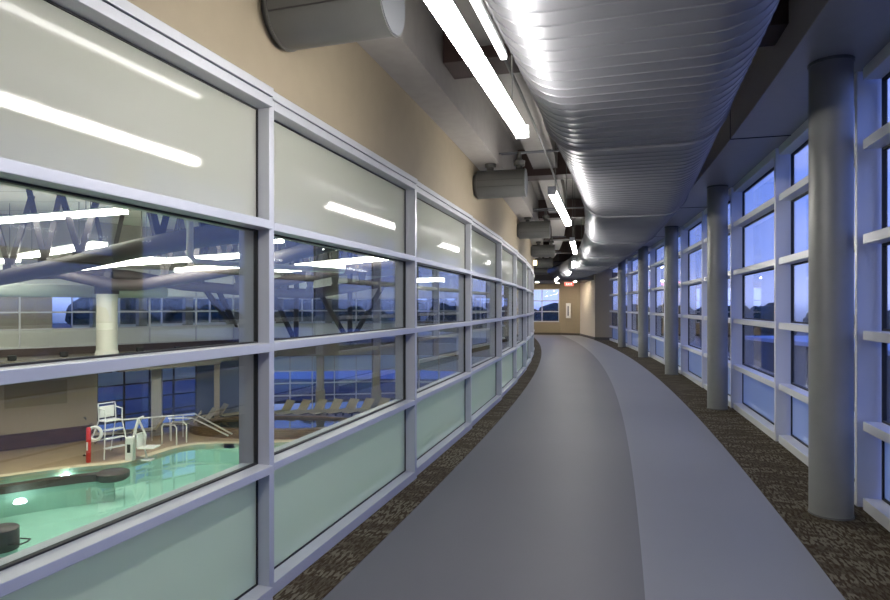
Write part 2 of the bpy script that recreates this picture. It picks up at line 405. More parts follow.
# dropped header over the end
struct(M().prism([(3.0, 30.8), (9.0, 30.0), (8.2, 34.1), (6.7, 34.85), (-3, 36.5), (-3, 33.4)], 2.98, 3.35).build('ceiling_header', wgrey))
dl = None  # glowing discs added under the header to brighten the end wall
for x, y in ((4.6, 34.6), (6.3, 33.6), (6.9, 31.8), (5.0, 32.6), (2.5, 35.0)):
    lbx = {4.6: 'added round fill light before the end window', 6.3: 'added round fill light nearest the exit sign', 6.9: 'added round fill light beside the cream pier', 5.0: 'added round fill light in the middle of the dropped ceiling', 2.5: 'added round fill light around the left turn'}[x]
    if dl is None:
        dl = thing('end_fill_light', (x, y, 2.965), 0, lbx, 'ceiling light', 'added fill lights under the dropped ceiling at the end')
        M().lathe([(.08, .0), (.08, .014)], n=20).build('lens', mat('end_fill_lens', (.9, .9, .9), .4, emit=(1, .88, .70), es=330), dl); M().lathe([(.11, .004), (.11, .016), (.082, .016)], n=20).build('trim_ring', steel_w, dl)
    else: c = copy_tree(dl); c.location = (x, y, 2.965); c['label'] = lbx
struct(M().prism([P(34,-.15)[:2], P(34,4)[:2], (9.2, 36), (6, 38), (-4, 38), (-3,33)], -.42, -.035).build('floor_end', lane1))
struct(M().prism([(3.6, 30.2), (8.3, 30.5), (7.9, 33.9), (6.6, 34.8), (-2.8, 36.5), (-2.8, 33.6)], -.035, -.001).build('floor_turn', lane1))

# ============================================================ COLUMNS
cc = thing('round_column', P(5.32, 3.49), ROT(5.32), 'grey enamelled round column nearest the camera, standing on carpet before the windows', 'column', 'grey columns along the window wall')
M().lathe([(.152, .0), (.152, 3.57)], n=48).build('shaft', col_m, cc)
M().lathe([(.157, 0.009), (.157, .018), (.153, .022)], n=48).build('base_ring', can_m, cc)
M().lathe([(.153, 3.555), (.16, 3.56), (.16, 3.577)], n=48).build('collar', can_m, cc)
ordn = ['second', 'third', 'fourth', 'fifth']
for k in range(4):
    c = copy_tree(cc); s = 5.42+4.85*(k+1); c.location = P(s, 3.53); c.rotation_euler.z = ROT(s)
    c['label'] = 'grey round column by the windows, %s from the camera' % ordn[k] if k < 3 else 'grey round column by the windows, farthest one before the cream pier'
# ============================================================ BIG RIBBED DUCT
def lerp(tab, x):
    if x <= tab[0][0]: return tab[0][1]
    for (a, b), (c, d) in zip(tab, tab[1:]):
        if x <= c: return b+(d-b)*(x-a)/(c-a)
    return tab[-1][1]
CT = [(-5, 1.93), (3, 1.94), (5.25, 2.0), (9.2, 2.18), (13, 2.21), (17, 2.20), (21, 2.17), (25, 2.10), (29, 1.9), (33, 1.5)]
HW, HR = .745, .36
def duct_ring(s, inf=0.0, n=14):
    c = lerp(CT, s); zc = 3.0+HR; out = []
    for side in (1, -1):
        for k in range(n+1):
            a = -PI/2 + PI*k/n
            out.append((c+side*((HW-HR)+(HR+inf)*math.cos(a)), zc+side*(HR+inf)*math.sin(a)))
    # intermediate points of the flats
    res = []
    m = len(out)
    for i in range(m):
        a = out[i]; b = out[(i+1) % m]; res.append(a)
        if abs(a[0]-b[0]) > .3:
            for q in (.25, .5, .75): res.append((a[0]+(b[0]-a[0])*q, a[1]+(b[1]-a[1])*q))
    return [P(s, r, z) for r, z in res]
duct = thing('ribbed_air_duct', P(-4.8, 2.0, 3.0), 0, 'huge ribbed grey metal air duct hanging under the ceiling along the whole curved track', 'air duct')
DL = Vector(duct.location)
joints = [-4.9, -2.2, 1.5, 5.25, 9.2, 13.0, 16.8, 20.4, 24.0, 27.6, 31.5]
for a, b in zip(joints, joints[1:]):
    st = []; n = int(round((b-a)/.145)); step = (b-a)/n
    for i in range(n):
        t = a+i*step
        st += [(t, 0.0), (t+step*.43, 0.0), (t+step*.45, .0005), (t+step*.48, .006), (t+step*.52, .006), (t+step*.55, .0005), (t+step*.57, 0.0), (t+step*.98, 0.0)]
    st.append((b, 0.0)); rings = [duct_ring(t, f) for t, f in st]; m = len(rings[0]); q = M()
    vs = [v-DL for r in rings for v in r]
    q.add(vs, [(i*m+k, i*m+(k+1) % m, (i+1)*m+(k+1) % m, (i+1)*m+k) for i in range(len(rings)-1) for k in range(m)], True)
    dsec = q.build('duct_section', galv, duct)
    q = M(); rr = [duct_ring(b-.02, .0), duct_ring(b-.018, .022), duct_ring(b+.018, .022), duct_ring(b+.02, 0)]
    q.add([v-DL for r in rr for v in r], [(i*m+k, i*m+(k+1) % m, (i+1)*m+(k+1) % m, (i+1)*m+k) for i in range(3) for k in range(m)], False)
    q.build('joint_band', galv, dsec)
for t in (31.5, -4.9):
    q = M(); r_ = [v-DL for v in duct_ring(t)]; q.add(r_, [tuple(range(len(r_)))]); q.build('end_cap', galv, duct)
for s in (-1.6, 2.2, 6, 9.9, 13.7, 17.5, 21.1, 24.7, 28.3):
    c = lerp(CT, s)
    for sd in (-.72, .72): M().tube([P(s, c+sd, 3.6)-DL, P(s, c+sd, 4.3)-DL], .006, 6).build('hanger_rod', can_m, duct)
# ============================================================ LINEAR LIGHTS
lt = thing('linear_light', P(1.50, 1.235, 2.775), ROT(1.50), 'x', 'ceiling light', 'suspended linear lights over the track')
M().box((0, -.02, .062), (2.46, .02, .085)).box((-.012, -.043, 0), (0, .043, .086)).box((2.46, -.043, 0), (2.472, .043, .086)).build('housing', steel_w, lt)
for a in (0, 1.233): M().box((a+.002, -.038, 0), (a+1.215, .038, .062)).build('diffuser', tube_m, lt, bevel=.012)
for a in (.35, 2.1): M().tube([(a, 0, .085), (a, 0, 1.47)], .005, 6).build('suspension_rod', can_m, lt)
names = ['long white suspended light closest to the camera, left of the ribbed duct', 'second suspended light from the camera, above the track between the first two drums',
         'third suspended light from the camera, small above the track', 'fourth suspended light from the camera, close beside the duct', 'fifth suspended light, partly against the duct', 'farthest suspended light beside the end of the duct']
def place(o, s, r, z): o.location = P(s, r, z); o.rotation_euler.z = ROT(s)
lt['label'] = names[0]
for k in range(1, 6):
    c = copy_tree(lt); place(c, 1.52+4.65*k, 1.23 if k < 5 else 1.0, 2.8); c['label'] = names[k]
c = copy_tree(lt); place(c, 1.52-4.65, 1.23, 2.8); c['label'] = 'suspended light behind the camera position, first of the row'
ul = thing('strip_light', P(1.40, 1.13, 3.30), ROT(1.40), 'slim bright strip light tight against the near end of the ribbed duct', 'ceiling light', 'slim strips lighting the duct flank')
M().box((0, -.018, .0), (2.46, .018, .03)).build('housing', steel_w, ul)
M().box((0, -.02, -.03), (2.46, .02, .0)).build('diffuser', up_m, ul, bevel=.008)
for a in (.3, 2.1): M().tube([(a, 0, .03), (a, 0, .99)], .005, 6).build('suspension_rod', can_m, ul)
for k in (-1,):
    c = copy_tree(ul); s = 1.25+4.65*k
    place(c, s, lerp(CT, s+1.2)-.86, 3.30); c['label'] = 'slim strip light hidden along the duct flank, %s bay' % {-1: 'rearmost', 1: 'second', 2: 'third', 3: 'fourth', 4: 'fifth', 5: 'last'}[k]
# fill strip added behind the far duct, brightens the pier and end wall
c = copy_tree(ul); place(c, 25.6, 2.98, 3.30); c['label'] = 'added fill light between the end of the duct and the window soffit'
# conduits
tag(M().tube([P(s, 1.06, 3.5) for s in range(-4, 12)], .014, 8).build('conduit', can_m), 'thin grey conduit running overhead beside the linear lights', 'pipe')
# ============================================================ DRUM DIFFUSERS ON THE LEFT WALL
dr = thing('drum_diffuser', P(2.97, 0, 3.31), ROT(2.97), 'x', 'air diffuser', 'grey air drums on the beige wall')
def hc(q, y0, y1, r, n=40, z=0, x=0): return q.tube([(x, y0, z), (x, y1, z)], r, n)
hc(M(), 0.0, -.05, .15).build('neck', can_m, dr)
q = hc(M(), -.045, -.71, .19); hc(q, -.045, -.06, .196); hc(q, -.695, -.71, .196); drm = q.build('drum', can_m, dr)
for z in (-.07, .02): M().box((-.192, -.69, z), (-.186, -.07, z+.006)).build('seam', strut_m, drm)
hc(M(), -.71, -.716, .185).build('end_plate', can_end, drm)
for y in (-.22, -.62): M().lathe([(.045, .185), (.045, .23), (.075, .235), (.08, .30), (.05, .31), (.03, .34), (.03, .42)], (0, y, 0), 20).build('valve_knob', can_m, dr)
hp = M(); hp.tube([(0, 0, .42), (0, -1.05, .42)], .012, 8); hp.build('support_pipe', can_end, dr)
labs = ['large grey drum-shaped air diffuser on the wall nearest the camera, cut by the picture top', 'second grey air drum on beige wall, with two knobs on top clearly seen', 'third grey air drum from the camera', 'fourth grey air drum from the camera', 'fifth grey air drum from the camera', 'farthest grey air drum, above the end window']
dr['label'] = labs[0]
for k in range(1, 6):
    c = copy_tree(dr); place(c, 3.0+5.1*k, 0, 3.34); c['label'] = labs[k]
# sprinkler branch pipes crossing
for s in (8.3, 13.2):
    M_ = M().tube([P(s, .02, 3.80), P(s, 1.5, 3.80)], .014, 8).build('sprinkler_pipe', can_end); tag(M_, 'thin grey pipe crossing above the %s air drum' % ('second' if s < 9 else 'third'), 'pipe')
# little warm wall lamp
wlmp = thing('wall_lamp', P(19.8, 0, 2.98), ROT(19.8), 'small warm glowing lamp high on the beige wall among the far drums', 'wall lamp')
M().box((-.08, -.03, 0), (.08, 0, .22)).build('back_plate', steel_w, wlmp); M().box((-.06, -.14, .03), (.06, -.03, .19)).build('lens', warm_l, wlmp, bevel=.02)
# exit sign
ex = thing('exit_sign', W(569, 286, 33.2), 0, 'red EXIT sign hanging from the ceiling at the corridor end', 'sign')
M().box((-.24, -.03, 0), (.24, .03, .2)).build('sign_box', mat('red_sign_face', (.8, .15, .12), .4, emit=(1, .16, .13), es=1.1), ex, bevel=.008)
M().tube([(0, 0, .2), (0, 0, .25)], .01, 8).build('mount', steel_w, ex)
tx = bpy.data.curves.new('exit_text', 'FONT'); tx.body = 'EXIT'; tx.size = .17; tx.extrude = .004; tx.align_x = 'CENTER'; tx.align_y = 'CENTER'
to = bpy.data.objects.new('exit_lettering', tx); C.objects.link(to); bpy.context.view_layer.update()
me = bpy.data.meshes.new_from_object(to); bpy.data.objects.remove(to)
lo = bpy.data.objects.new('lettering', me); C.objects.link(lo); lo.parent = ex; lo.location = (0, -.033, .1); lo.rotation_euler = (PI/2, 0, 0)
me.materials.clear(); me.materials.append(mat('white_sign_letters', (.9, .9, .9), .4, emit=(1, .8, .78), es=1.6))
# cabinet
dv2 = (Vector(A2)-Vector(A3)).normalized(); fa2 = math.atan2(dv2.y, dv2.x)
tt = .45; base = Vector((*A3, 0))*(1-tt)+Vector((*A2, 0))*tt
cb = thing('wall_cabinet', (base.x, base.y, .98), fa2, 'narrow white wall cabinet with a dark upright slot, beneath the exit sign', 'cabinet')
M().box((-.15, -.08, 0), (.15, 0, .86)).build('body', steel_w, cb, bevel=.01)
M().box((-.035, -.086, .14), (.035, -.08, .70)).build('dark_slot', mat('dark_slot', (.04, .05, .08), .3), cb)

# ============================================================ POOL HALL
ZD = -3.9
F = [(-25.5, 13.5), (-18.5, 21.5), (-14.6, 25.2), (-11.8, 28.5), (-9.3, 31.4), (-2.5, 32.6), (4.0, 30.6)]
O = [(-29.5, 15.5), (-21.2, 24.4), (-17.4, 28.0), (-14.7, 31.2), (-11.2, 35.0), (-3.0, 36.6)]
near = [tuple(P(s, -.35)[:2]) for s in range(30, -6, -3)]
hall = F + near + [(-8, -6.5), (-25.5, 2)]
# pool outline
POOL = [(-21, 15.5), (-17.5, 17.9), (-14.6, 19.3), (-13.6, 20.2), (-12.5, 20.8), (-11.5, 21.1), (-11.0, 21.9), (-10.75, 23.0), (-10.4, 23.9), (-9.6, 24.3), (-7.9, 24.3), (-6, 24.6), (-4, 25.6), (-1.5, 26), (-.4, 24), (-.8, 19), (-2.5, 13.5), (-6, 9), (-11, 6.5), (-18, 6.5), (-21.5, 10)]
def smooth_poly(p, it=2):
    for _ in range(it):
        q = []
        for a, b in zip(p, p[1:]+p[:1]):
            q += [(a[0]*.75+b[0]*.25, a[1]*.75+b[1]*.25), (a[0]*.25+b[0]*.75, a[1]*.25+b[1]*.75)]
        p = q
    return p
POOL = smooth_poly(POOL)
def offset_poly(p, d):
    out = []; n = len(p); ar = sum(p[i][0]*p[(i+1) % n][1]-p[(i+1) % n][0]*p[i][1] for i in range(n))
    sg = -1 if ar > 0 else 1
    for i in range(n):
        a = Vector(p[i-1]); b = Vector(p[(i+1) % n]); t = (b-a).normalized(); nn = Vector((-t.y, t.x))*sg
        out.append((p[i][0]+nn.x*d, p[i][1]+nn.y*d))
    return out
COP = offset_poly(POOL, .35)
SPA = [(-7.4+4.0*math.cos(a*PI/20), 26.9+1.8*math.sin(a*PI/20)) for a in range(40)]
SPAI = [(-7.4+3.65*math.cos(a*PI/20), 26.9+1.45*math.sin(a*PI/20)) for a in range(40)]
struct(M().prism(hall, ZD-.2, ZD, [COP, SPAI]).build('pool_deck', deckp))
struct(M().prism(COP, ZD-.2, ZD+.015, [POOL]).build('pool_coping', coping))
pb = M(); n = len(POOL)
pb.add([(x, y, ZD) for x, y in POOL]+[(x, y, -4.75) for x, y in POOL], [(i, (i+1) % n, n+(i+1) % n, n+i) for i in range(n)])
tr = tessellate_polygon([[Vector((*p, 0)) for p in POOL]]); pb.add([(x, y, -4.75) for x, y in POOL], [tuple(t) for t in tr])
struct(pb.build('pool_basin', aqua))
wt = M(); wt.add([(x, y, -4.0) for x, y in POOL], [tuple(t) for t in tr]); tag(wt.build('pool_water', water, recalc=False), 'calm aqua water filling the freeform swimming pool', 'water', kind='stuff')
# raised spa
spa = thing('spa_pool', (-7.4, 26.9, ZD), 0, 'raised round spa with brown stone rim behind the swimming pool', 'spa')
q = M().prism([(x+7.4, y-26.9) for x, y in SPA], 0, .38, [[(x+7.4, y-26.9) for x, y in SPAI]])
for i, v in enumerate(q.v): q.uv[i] = (math.atan2(v.y, v.x)*4, v.z)
q.build('stone_rim', stone, spa)
ts = tessellate_polygon([[Vector((*p, 0)) for p in SPAI]])
M().add([(x+7.4, y-26.9, -.7) for x, y in SPAI], [tuple(t) for t in ts]).build('basin_floor', aqua, spa, recalc=False)
q = M(); m = len(SPAI); q.add([(x+7.4, y-26.9, .3) for x, y in SPAI]+[(x+7.4, y-26.9, -.7) for x, y in SPAI], [(i, (i+1) % m, m+(i+1) % m, m+i) for i in range(m)]).build('basin_wall', darkstone, spa)
M().add([(x+7.4, y-26.9, .28) for x, y in SPAI], [tuple(t) for t in ts]).build('spa_water', spa_water, spa, recalc=False)
# underwater lamps
pls = [(WZ(65, 478, -4.2), 'underwater lamp glowing by the pool back edge behind the dark curved wall'), (WZ(20, 503, -4.25), 'underwater lamp glowing in front of the dark curved wall'),
       (WZ(247, 457, -4.2), 'underwater lamp glowing beneath the spa wall'), ((-3.2, 25.2, -4.3), 'underwater lamp at the far right of the pool')]
pl = None
for (p, lb) in pls:
    if pl is None:
        pl = thing('underwater_lamp', p, 0, lb, 'pool lamp', 'underwater pool lamps')
        M().lathe([(.16, 0), (.16, .05), (.13, .10), (.05, .13)], (0, 0, 0), 20).build('lens', pool_l, pl); M().lathe([(.19, -.03), (.19, .02)], (0, 0, 0), 20).build('rim', steel_w, pl)
    else:
        c = copy_tree(pl); c.location = p; c['label'] = lb
c = copy_tree(pl); c.location = WZ(246, 425, ZD+.1); c['label'] = 'small bright lamp inside the raised spa'; c.scale = (.6,)*3
# dark curved wall within the pool
cw = M(); pts = [(-19, 15.3), (-16, 16.8), (-14.8, 17.55), (-13.4, 18.3), (-12.6, 18.95), (-11.8, 19.45), (-11.2, 19.7), (-10.9, 19.8)]
ring = []
for i, p in enumerate(pts):
    a = Vector(pts[max(i-1, 0)]); b = Vector(pts[min(i+1, len(pts)-1)]); t = (b-a).normalized(); nn = Vector((-t.y, t.x)); ring.append((Vector(p), nn))
outl = [tuple(p+nn*.17) for p, nn in ring]+[tuple(p-nn*.17) for p, nn in ring[::-1]]
cw.prism(outl, -4.03, -3.8)
cwo = thing('curved_pool_wall', (-14, 18, -4.75), 0, 'dark curved low wall standing in the pool near its back edge', 'wall')
cw.v = [v-Vector((-14, 18, -4.75)) for v in cw.v]; cw.build('dark_cap', darkstone, cwo)
cw = M(); inn = [tuple(p+nn*.12) for p, nn in ring]+[tuple(p-nn*.12) for p, nn in ring[::-1]]; cw.prism(inn, -4.75, -4.03); cw.v = [v-Vector((-14, 18, -4.75)) for v in cw.v]; cw.build('wall_body', aqua, cwo)
M().lathe([(.42, .7), (.5, .78), (.5, .94), (.42, .98)], (-10.95+14, 19.78-18, 0), 28).build('round_end', darkstone, cwo)
for p, rr, lb in (((-10.55, 14.3), .34, 'dark round stone stool rising from the pool at the left picture edge'), ((-9.25, 12.3), .30, 'lower dark round stone stool in the pool, cut by the window frame')):
    t = thing('pool_stool', (p[0], p[1], -4.75), 0, lb, 'stool', 'dark round stools in the pool')
    M().lathe([(rr, .62), (rr, 1.11), (rr-.05, 1.15)], n=32).build('stone_drum', darkstone, t); M().lathe([(rr-.04, 0), (rr-.04, .62)], n=32).build('foot', aqua, t)
    M().tube([(rr-.05, -.2, 0.80), (rr+.22, -.16, .80), (rr+.26, 0, .80), (rr+.22, .16, .80), (rr-.05, .2, .80)], .018, 8).build('grab_rail', strut_m, t)
# --- lower level walls of the hall
def seg(i): return Vector((*F[i], 0)), Vector((*F[i+1], 0))
wall_seg('wall_hall_lower', F[0], F[1], ZD, -.9, .2, beige_hall)
wall_seg('wall_hall_lower', F[1], F[2], ZD, -.9, .2, beige_hall)
wall_seg('wall_hall_side', (-25.5, 2), F[0], ZD, 5.2, .2, beige_hall)
wall_seg('wall_hall_back', (-8, -6.5), (-25.5, 2), ZD, 5.2, .2, beige_hall)
a = P(-5, -.3); wall_seg('wall_hall_back', (a.x, a.y), (-8, -6.5), ZD, 5.2, .2, beige_hall)
# dado on the tan wall
a, b = Vector((*F[1], 0)), Vector((*F[2], 0)); d = (b-a).normalized(); nn = Vector((d.y, -d.x, 0))
q = M(); a2 = a+d*2.0; q.bar(a2+nn*.03+Vector((0,0,ZD+.32)), b-d*.15+nn*.03+Vector((0,0,ZD+.32)), .05, .6); q.planar_uv(a, d)
o = q.build('tile_dado', dado); struct(o)
q = M(); q.bar(a2+nn*.02+d*.2+Vector((0,0,ZD+2.1)), b-d*1.1+nn*.02+Vector((0,0,ZD+2.1)), .03, .95); struct(q.build('trim_4', mat('olive_panel', (.25, .2, .12), .7)))
q = M(); pp = a2+d*2.9+Vector((0,0,ZD+.95)); q.tube([pp, pp+nn*.18, pp+nn*.22+Vector((0,0,-.05))], .03, 10)
tag(q.build('wall_spout', can_m), 'small grey spout on the tan wall above the dark tiles', 'spout')
# lower curtain wall segments
def lower_glass(i, u0, u1, nbay):
    a, b = seg(i); d = (b-a); ang = math.atan2(d.y, d.x); Lg = d.length; wd = Lg*(u1-u0)/nbay
    for k in range(nbay):
        p = a+d*(u0+(u1-u0)*k/nbay)+Vector((0,0,ZD))
        grid_window(p, ang, wd, 0, 3.0, 2, (.04, .85, 1.5, 2.15, 2.96), strut_m if i < 4 else alu_far, clear_out, .06, .12, (3,), frost_b)
lower_glass(2, 0, 1, 2)
a, b = seg(3); wall_seg('wall_hall_slate', F[3], F[4], ZD, -.9, .15, slate)
lower_glass(4, 0, 1, 3); lower_glass(5, 0, 1, 3)
# slab edge + ledge of the upper walkway
for i in range(0, 6):
    a, b = Vector((*F[i], 0)), Vector((*F[i+1], 0)); d = (b-a).normalized(); nn = Vector((d.y, -d.x, 0)); dep = 2.2 if i < 3 else (.9 if i == 3 else .25)
    dp2 = 2.2 if i+1 < 3 else (.9 if i+1 in (3, 4) and i < 4 else .25)
    q = M().prism([(a-nn*.05)[:2], (b-nn*.05)[:2], (b+nn*dep)[:2], (a+nn*dep)[:2]], -.95, -.30)
    struct(q.build('walkway_ledge', ledge_m))
    q = M().prism([(a-nn*.2)[:2], (b-nn*.2)[:2], (b+nn*.06)[:2], (a+nn*.06)[:2]], -.30, 0.0); struct(q.build('slab_edge', slab_m))
    oa, ob = (O+[(5.2, 35.2)])[i], (O+[(5.2, 35.2)])[i+1]
    if i < 5:
        q = M().prism([a[:2], b[:2], ob, oa], -.3, -.01); struct(q.build('floor_far_track', lane1))
        q = M().prism([a[:2], b[:2], ob, oa], 3.3, 3.4); struct(q.build('ceiling_far_track', wgrey2))
# upper glazing of the far track
upn = [2, 2, 2, 2, 3, 3]
for i in range(6):
    a, b = seg(i); d = b-a; ang = math.atan2(d.y, d.x); wd = d.length/upn[i]
    for k in range(upn[i]):
        grid_window(a+d*(k/upn[i]), ang, wd, 0, 3.35, 1, (.03, .74, 1.42, 2.1, 3.32), alu_far, clear_out, .06, .1, (0, 3), frost)
# outer walls of the far track
wall_seg('wall_far_outer', O[0], O[1], ZD, 5.2, .2, beige_hall)
wall_seg('wall_far_outer', O[1], (O[2][0]*.85+O[1][0]*.15, O[2][1]*.85+O[1][1]*.15), ZD, 5.2, .2, beige_hall)
for i, nb in ((2, 2), (3, 2), (4, 3)):
    a, b = Vector((*O[i], 0)), Vector((*O[i+1], 0)); d = b-a; ang = math.atan2(d.y, d.x)
    for k in range(nb): grid_window(a+d*(k/nb), ang, d.length/nb, 0, 3.3, 2, (.03, .74, 1.42, 2.1, 3.27), alu, clear_out, .06, .12, (0,), frost_b)
    wall_seg('wall_far_parapet', O[i], O[i+1], 3.3, 5.2, .2, wgrey2)
    for k in range(nb):
        pp = a+d*((k+.5)/nb)+Vector((.25, -.5, 0)); t = thing('square_pillar', pp, ang, 'grey pillar inside the far windows across the pool hall', 'pillar', 'grey pillars on the far walkway')
        M().box((-.2, -.2, 0), (.2, .2, 3.3)).build('shaft', can_m, t, bevel=.01)
# fill lights added over the far walkway to brighten its panels and frosted panes
wl_ = None
for i in range(5):
    a = (Vector(F[i])+Vector(O[i]))/2; b = (Vector(F[i+1])+Vector(O[i+1]))/2
    m_ = a.lerp(b, .25); an = math.atan2((b-a).y, (b-a).x)
    lbl = 'added fill light over the far walkway, %s' % ['behind the tan panels at far left', 'left of the white column', 'right of the white column', 'before the slate wall bay', 'across from the second glazed bay'][i]
    if wl_ is None:
        wl_ = thing('walkway_fill_light', (m_.x, m_.y, 3.08), an, lbl, 'ceiling light', 'added fill lights over the far walkway')
        M().box((0, -.06, 0), (2.4, .06, .06)).build('diffuser', tube_m, wl_); M().box((0, -.065, .06), (2.4, .065, .1)).build('housing', steel_w, wl_)
        for u in (.4, 2.0): M().tube([(u, 0, .1), (u, 0, .2)], .01, 6).build('suspension_rod', can_m, wl_)
    else: c = copy_tree(wl_); c.location = (m_.x, m_.y, 3.08); c.rotation_euler.z = an; c['label'] = lbl
# hall roof
struct(M().prism([tuple(p) for p in F[:-1]]+[(4.2, 30.6)]+[tuple(P(s, -.2)[:2]) for s in range(30, -6, -3)]+[(-8, -6.5), (-25.5, 2)], 5.2, 5.4).build('ceiling_hall', roof_m))
for i in range(6): wall_seg('wall_clerestory', F[i], F[i+1], 3.35, 5.2, .15, wgrey2)

# white round column on the ledge
wc = W(107, 306, 22.6)
t = thing('white_column', (wc.x, wc.y, -.30), 0, 'thick white round column on the far ledge at the left of the hall', 'column')
cwm = mat('off_white_column', (.42, .40, .36), .5); M().lathe([(.36, 0), (.36, 2.42)], n=40).build('shaft', cwm, t); M().lathe([(.42, 0), (.42, .12), (.37, .3)], n=40).build('base_flare', cwm, t)
M().box((-.3, -.3, 2.42), (.3, .3, 2.95)).build('saddle_box', truss_m, t)
# lower level pillars and blue columns
for x, y, Z, lb, nm in ((157, 1, 26.0, 'dark square pillar between the lower windows behind the pool lift', 'a'), (320, 1, 32.0, 'grey-brown pillar behind the lounger row, left one', 'b'), (376, 1, 32.1, 'grey-brown pillar behind the right end of the lounger row', 'c'), (217, 1, 28.4, 'slim tan pillar beside the slate blue wall', 'd')):
    p = W(x, 306, Z); wd = .2 if nm != 'd' else .12
    t = thing('support_pillar', (p.x, p.y, ZD), .3, lb, 'pillar', 'pillars of the lower level')
    M().box((-wd, -wd, 0), (wd, wd, 2.95)).build('shaft', beige_hall if nm == 'd' else wgrey2, t, bevel=.01)
    M().box((-wd-.04, -wd-.04, 0), (wd+.04, wd+.04, 1.15 if nm in 'bc' else .12)).build('plinth', wgrey2, t)
# small spotlights on ledge
for x, y in ((12, 361), (64, 357), (178, 351), (140, 352)):
    p = WZ(x, y, -.3); t = thing('ledge_floodlight', p, .7, 'small black floodlight on the far ledge, '+{12: 'leftmost of four', 64: 'left of the white column', 178: 'rightmost of four', 140: 'just right of the white column'}[x], 'floodlight', 'black floodlights on the ledge')
    M().box((-.13, -.1, .02), (.13, .1, .2)).build('head', gask, t, bevel=.02); M().box((-.08, -.06, 0), (.08, .06, .02)).build('foot', gask, t)
# --- trusses
ntr = [0]
def truss(pts, r, vs, lb, upper=None):
    c = Vector(pts[0]); t = thing('tube_truss', c, 0, lb, 'roof truss', 'steel tube trusses under the hall roof')
    M().tube([Vector(p)-c for p in pts], r, 20).build('main_tube', truss_m, t)
    for b, tops in vs:
        q = M()
        for tp in tops: q.bar(Vector(b)-c, Vector(tp)-c, .15, .15)
        q.bar(Vector(b)-c+Vector((0,0,-.12)), Vector(b)-c+Vector((0,0,.12)), .26, .26); q.build('vee_strut', strut_m, t)
    return t
def up(x, y, Z, h, dx):        # top of a strut under the roof at z = h
    p = W(x, y, Z); return Vector((p.x+dx, p.y, h))
def vee(x, y, Z, hw=.8, h=5.15):
    b = W(x, y, Z)
    return (b, [Vector((b.x-hw, b.y-.2, h)), Vector((b.x+hw, b.y+.2, h))])
truss([W(-60, 290, 21), W(0, 278, 19), W(73, 263.5, 17), W(136, 249, 15), W(194, 238, 13.4), W(260, 229, 12), W(320, 221, 11)], .24,
      [vee(10, 269, 18.7, .55), vee(80, 256, 16.8, .5), vee(160, 241, 14.4, .38), vee(45, 262, 17.8, .35), vee(205, 234, 13.1, .3)], 'nearest mauve steel tube truss crossing the pool hall roof from upper right')
truss([W(5, 274, 20.8), W(60, 273, 21.3), W(115, 285, 22), W(140, 285, 21.8), W(194, 276, 20.3), W(249, 266, 19), W(330, 244, 16.5), W(420, 222, 14)], .21,
      [vee(165, 278, 21.6, .5), vee(224, 268, 20.6, .5), vee(192, 275, 20.4, .4), vee(248, 264, 19.1, .35), vee(290, 252, 18.3, .45)], 'second steel tube truss sagging across the middle of the hall')
truss([W(62, 272, 22.3), W(130, 276, 23.3), W(182, 285, 24.6), W(249, 291, 26), W(310, 294, 26), W(360, 286, 26), W(420, 276, 25)], .22,
      [vee(109, 275, 22.8, .4), vee(200, 280, 24.8, .4), vee(238, 286, 25.6, .4), vee(285, 287, 25.6, .4), vee(335, 287, 25.6, .4), vee(310, 290, 25.5, .5), vee(362, 284, 25.5, .5)], 'far steel tube truss low across the hall above the far windows')
truss([W(262, 286, 24), W(300, 278, 23), W(350, 268, 21.5), W(400, 262, 20), W(450, 255, 19)], .2, [vee(310, 275, 22.5, .5), vee(362, 266, 21, .45)], 'steel tube truss seen through the second glazed bay')
# supports standing on the far walkway edge
for x, pr in ((244, [(204, 290), (216, 288)]), (296, [(270, 290), (297, 285)]), (350, [(318, 292), (350, 280), (386, 282)])):
    b = W(x, 337, 31.0); b.z = -.3; t = thing('branching_strut', b, 0, {244: 'pair of slanted dark struts rising left of the far walkway', 296: 'dark upright with one slanted strut on the far walkway', 350: 'dark three-armed strut fan on the far walkway'}[x], 'strut', 'dark branching struts on the far walkway')
    for (px_, py_) in pr:
        e_ = W(px_, py_, 28.5 if px_ != x else 30.9); e_.z = 5.1 if abs(px_-x) < 3 else e_.z+.1
        M().tube([Vector((0,0,.05)), e_-b], .13, 12).build('arm', strut_m, t)
    M().box((-.3, -.3, 0), (.3, .3, .06)).build('foot_plate', strut_m, t)
# horizontal fabric duct near far glazing
t = thing('hall_duct', W(-30, 289, 24), 0, 'pale green-grey round duct running above the far glazing at left', 'air duct')
M().tube([W(-30, 289, 20)-Vector(t.location), W(0, 290, 21)-Vector(t.location), W(165, 292.5, 26.0)-Vector(t.location)], .24, 20).build('tube', mat('pale_green_duct', (.35, .38, .33), .5), t)
# drop pipe
t = thing('drop_pipe', W(190, 256, 12.5), 0, 'white vertical drop pipe bending under the hall roof', 'pipe'); b = Vector(t.location)
M().tube([Vector((0,0,5.15-b.z)), (0,0,0), (.12,0,-.12), (2.6, 3.5, -.1)], .07, 12).build('pipe_run', steel_w, t)
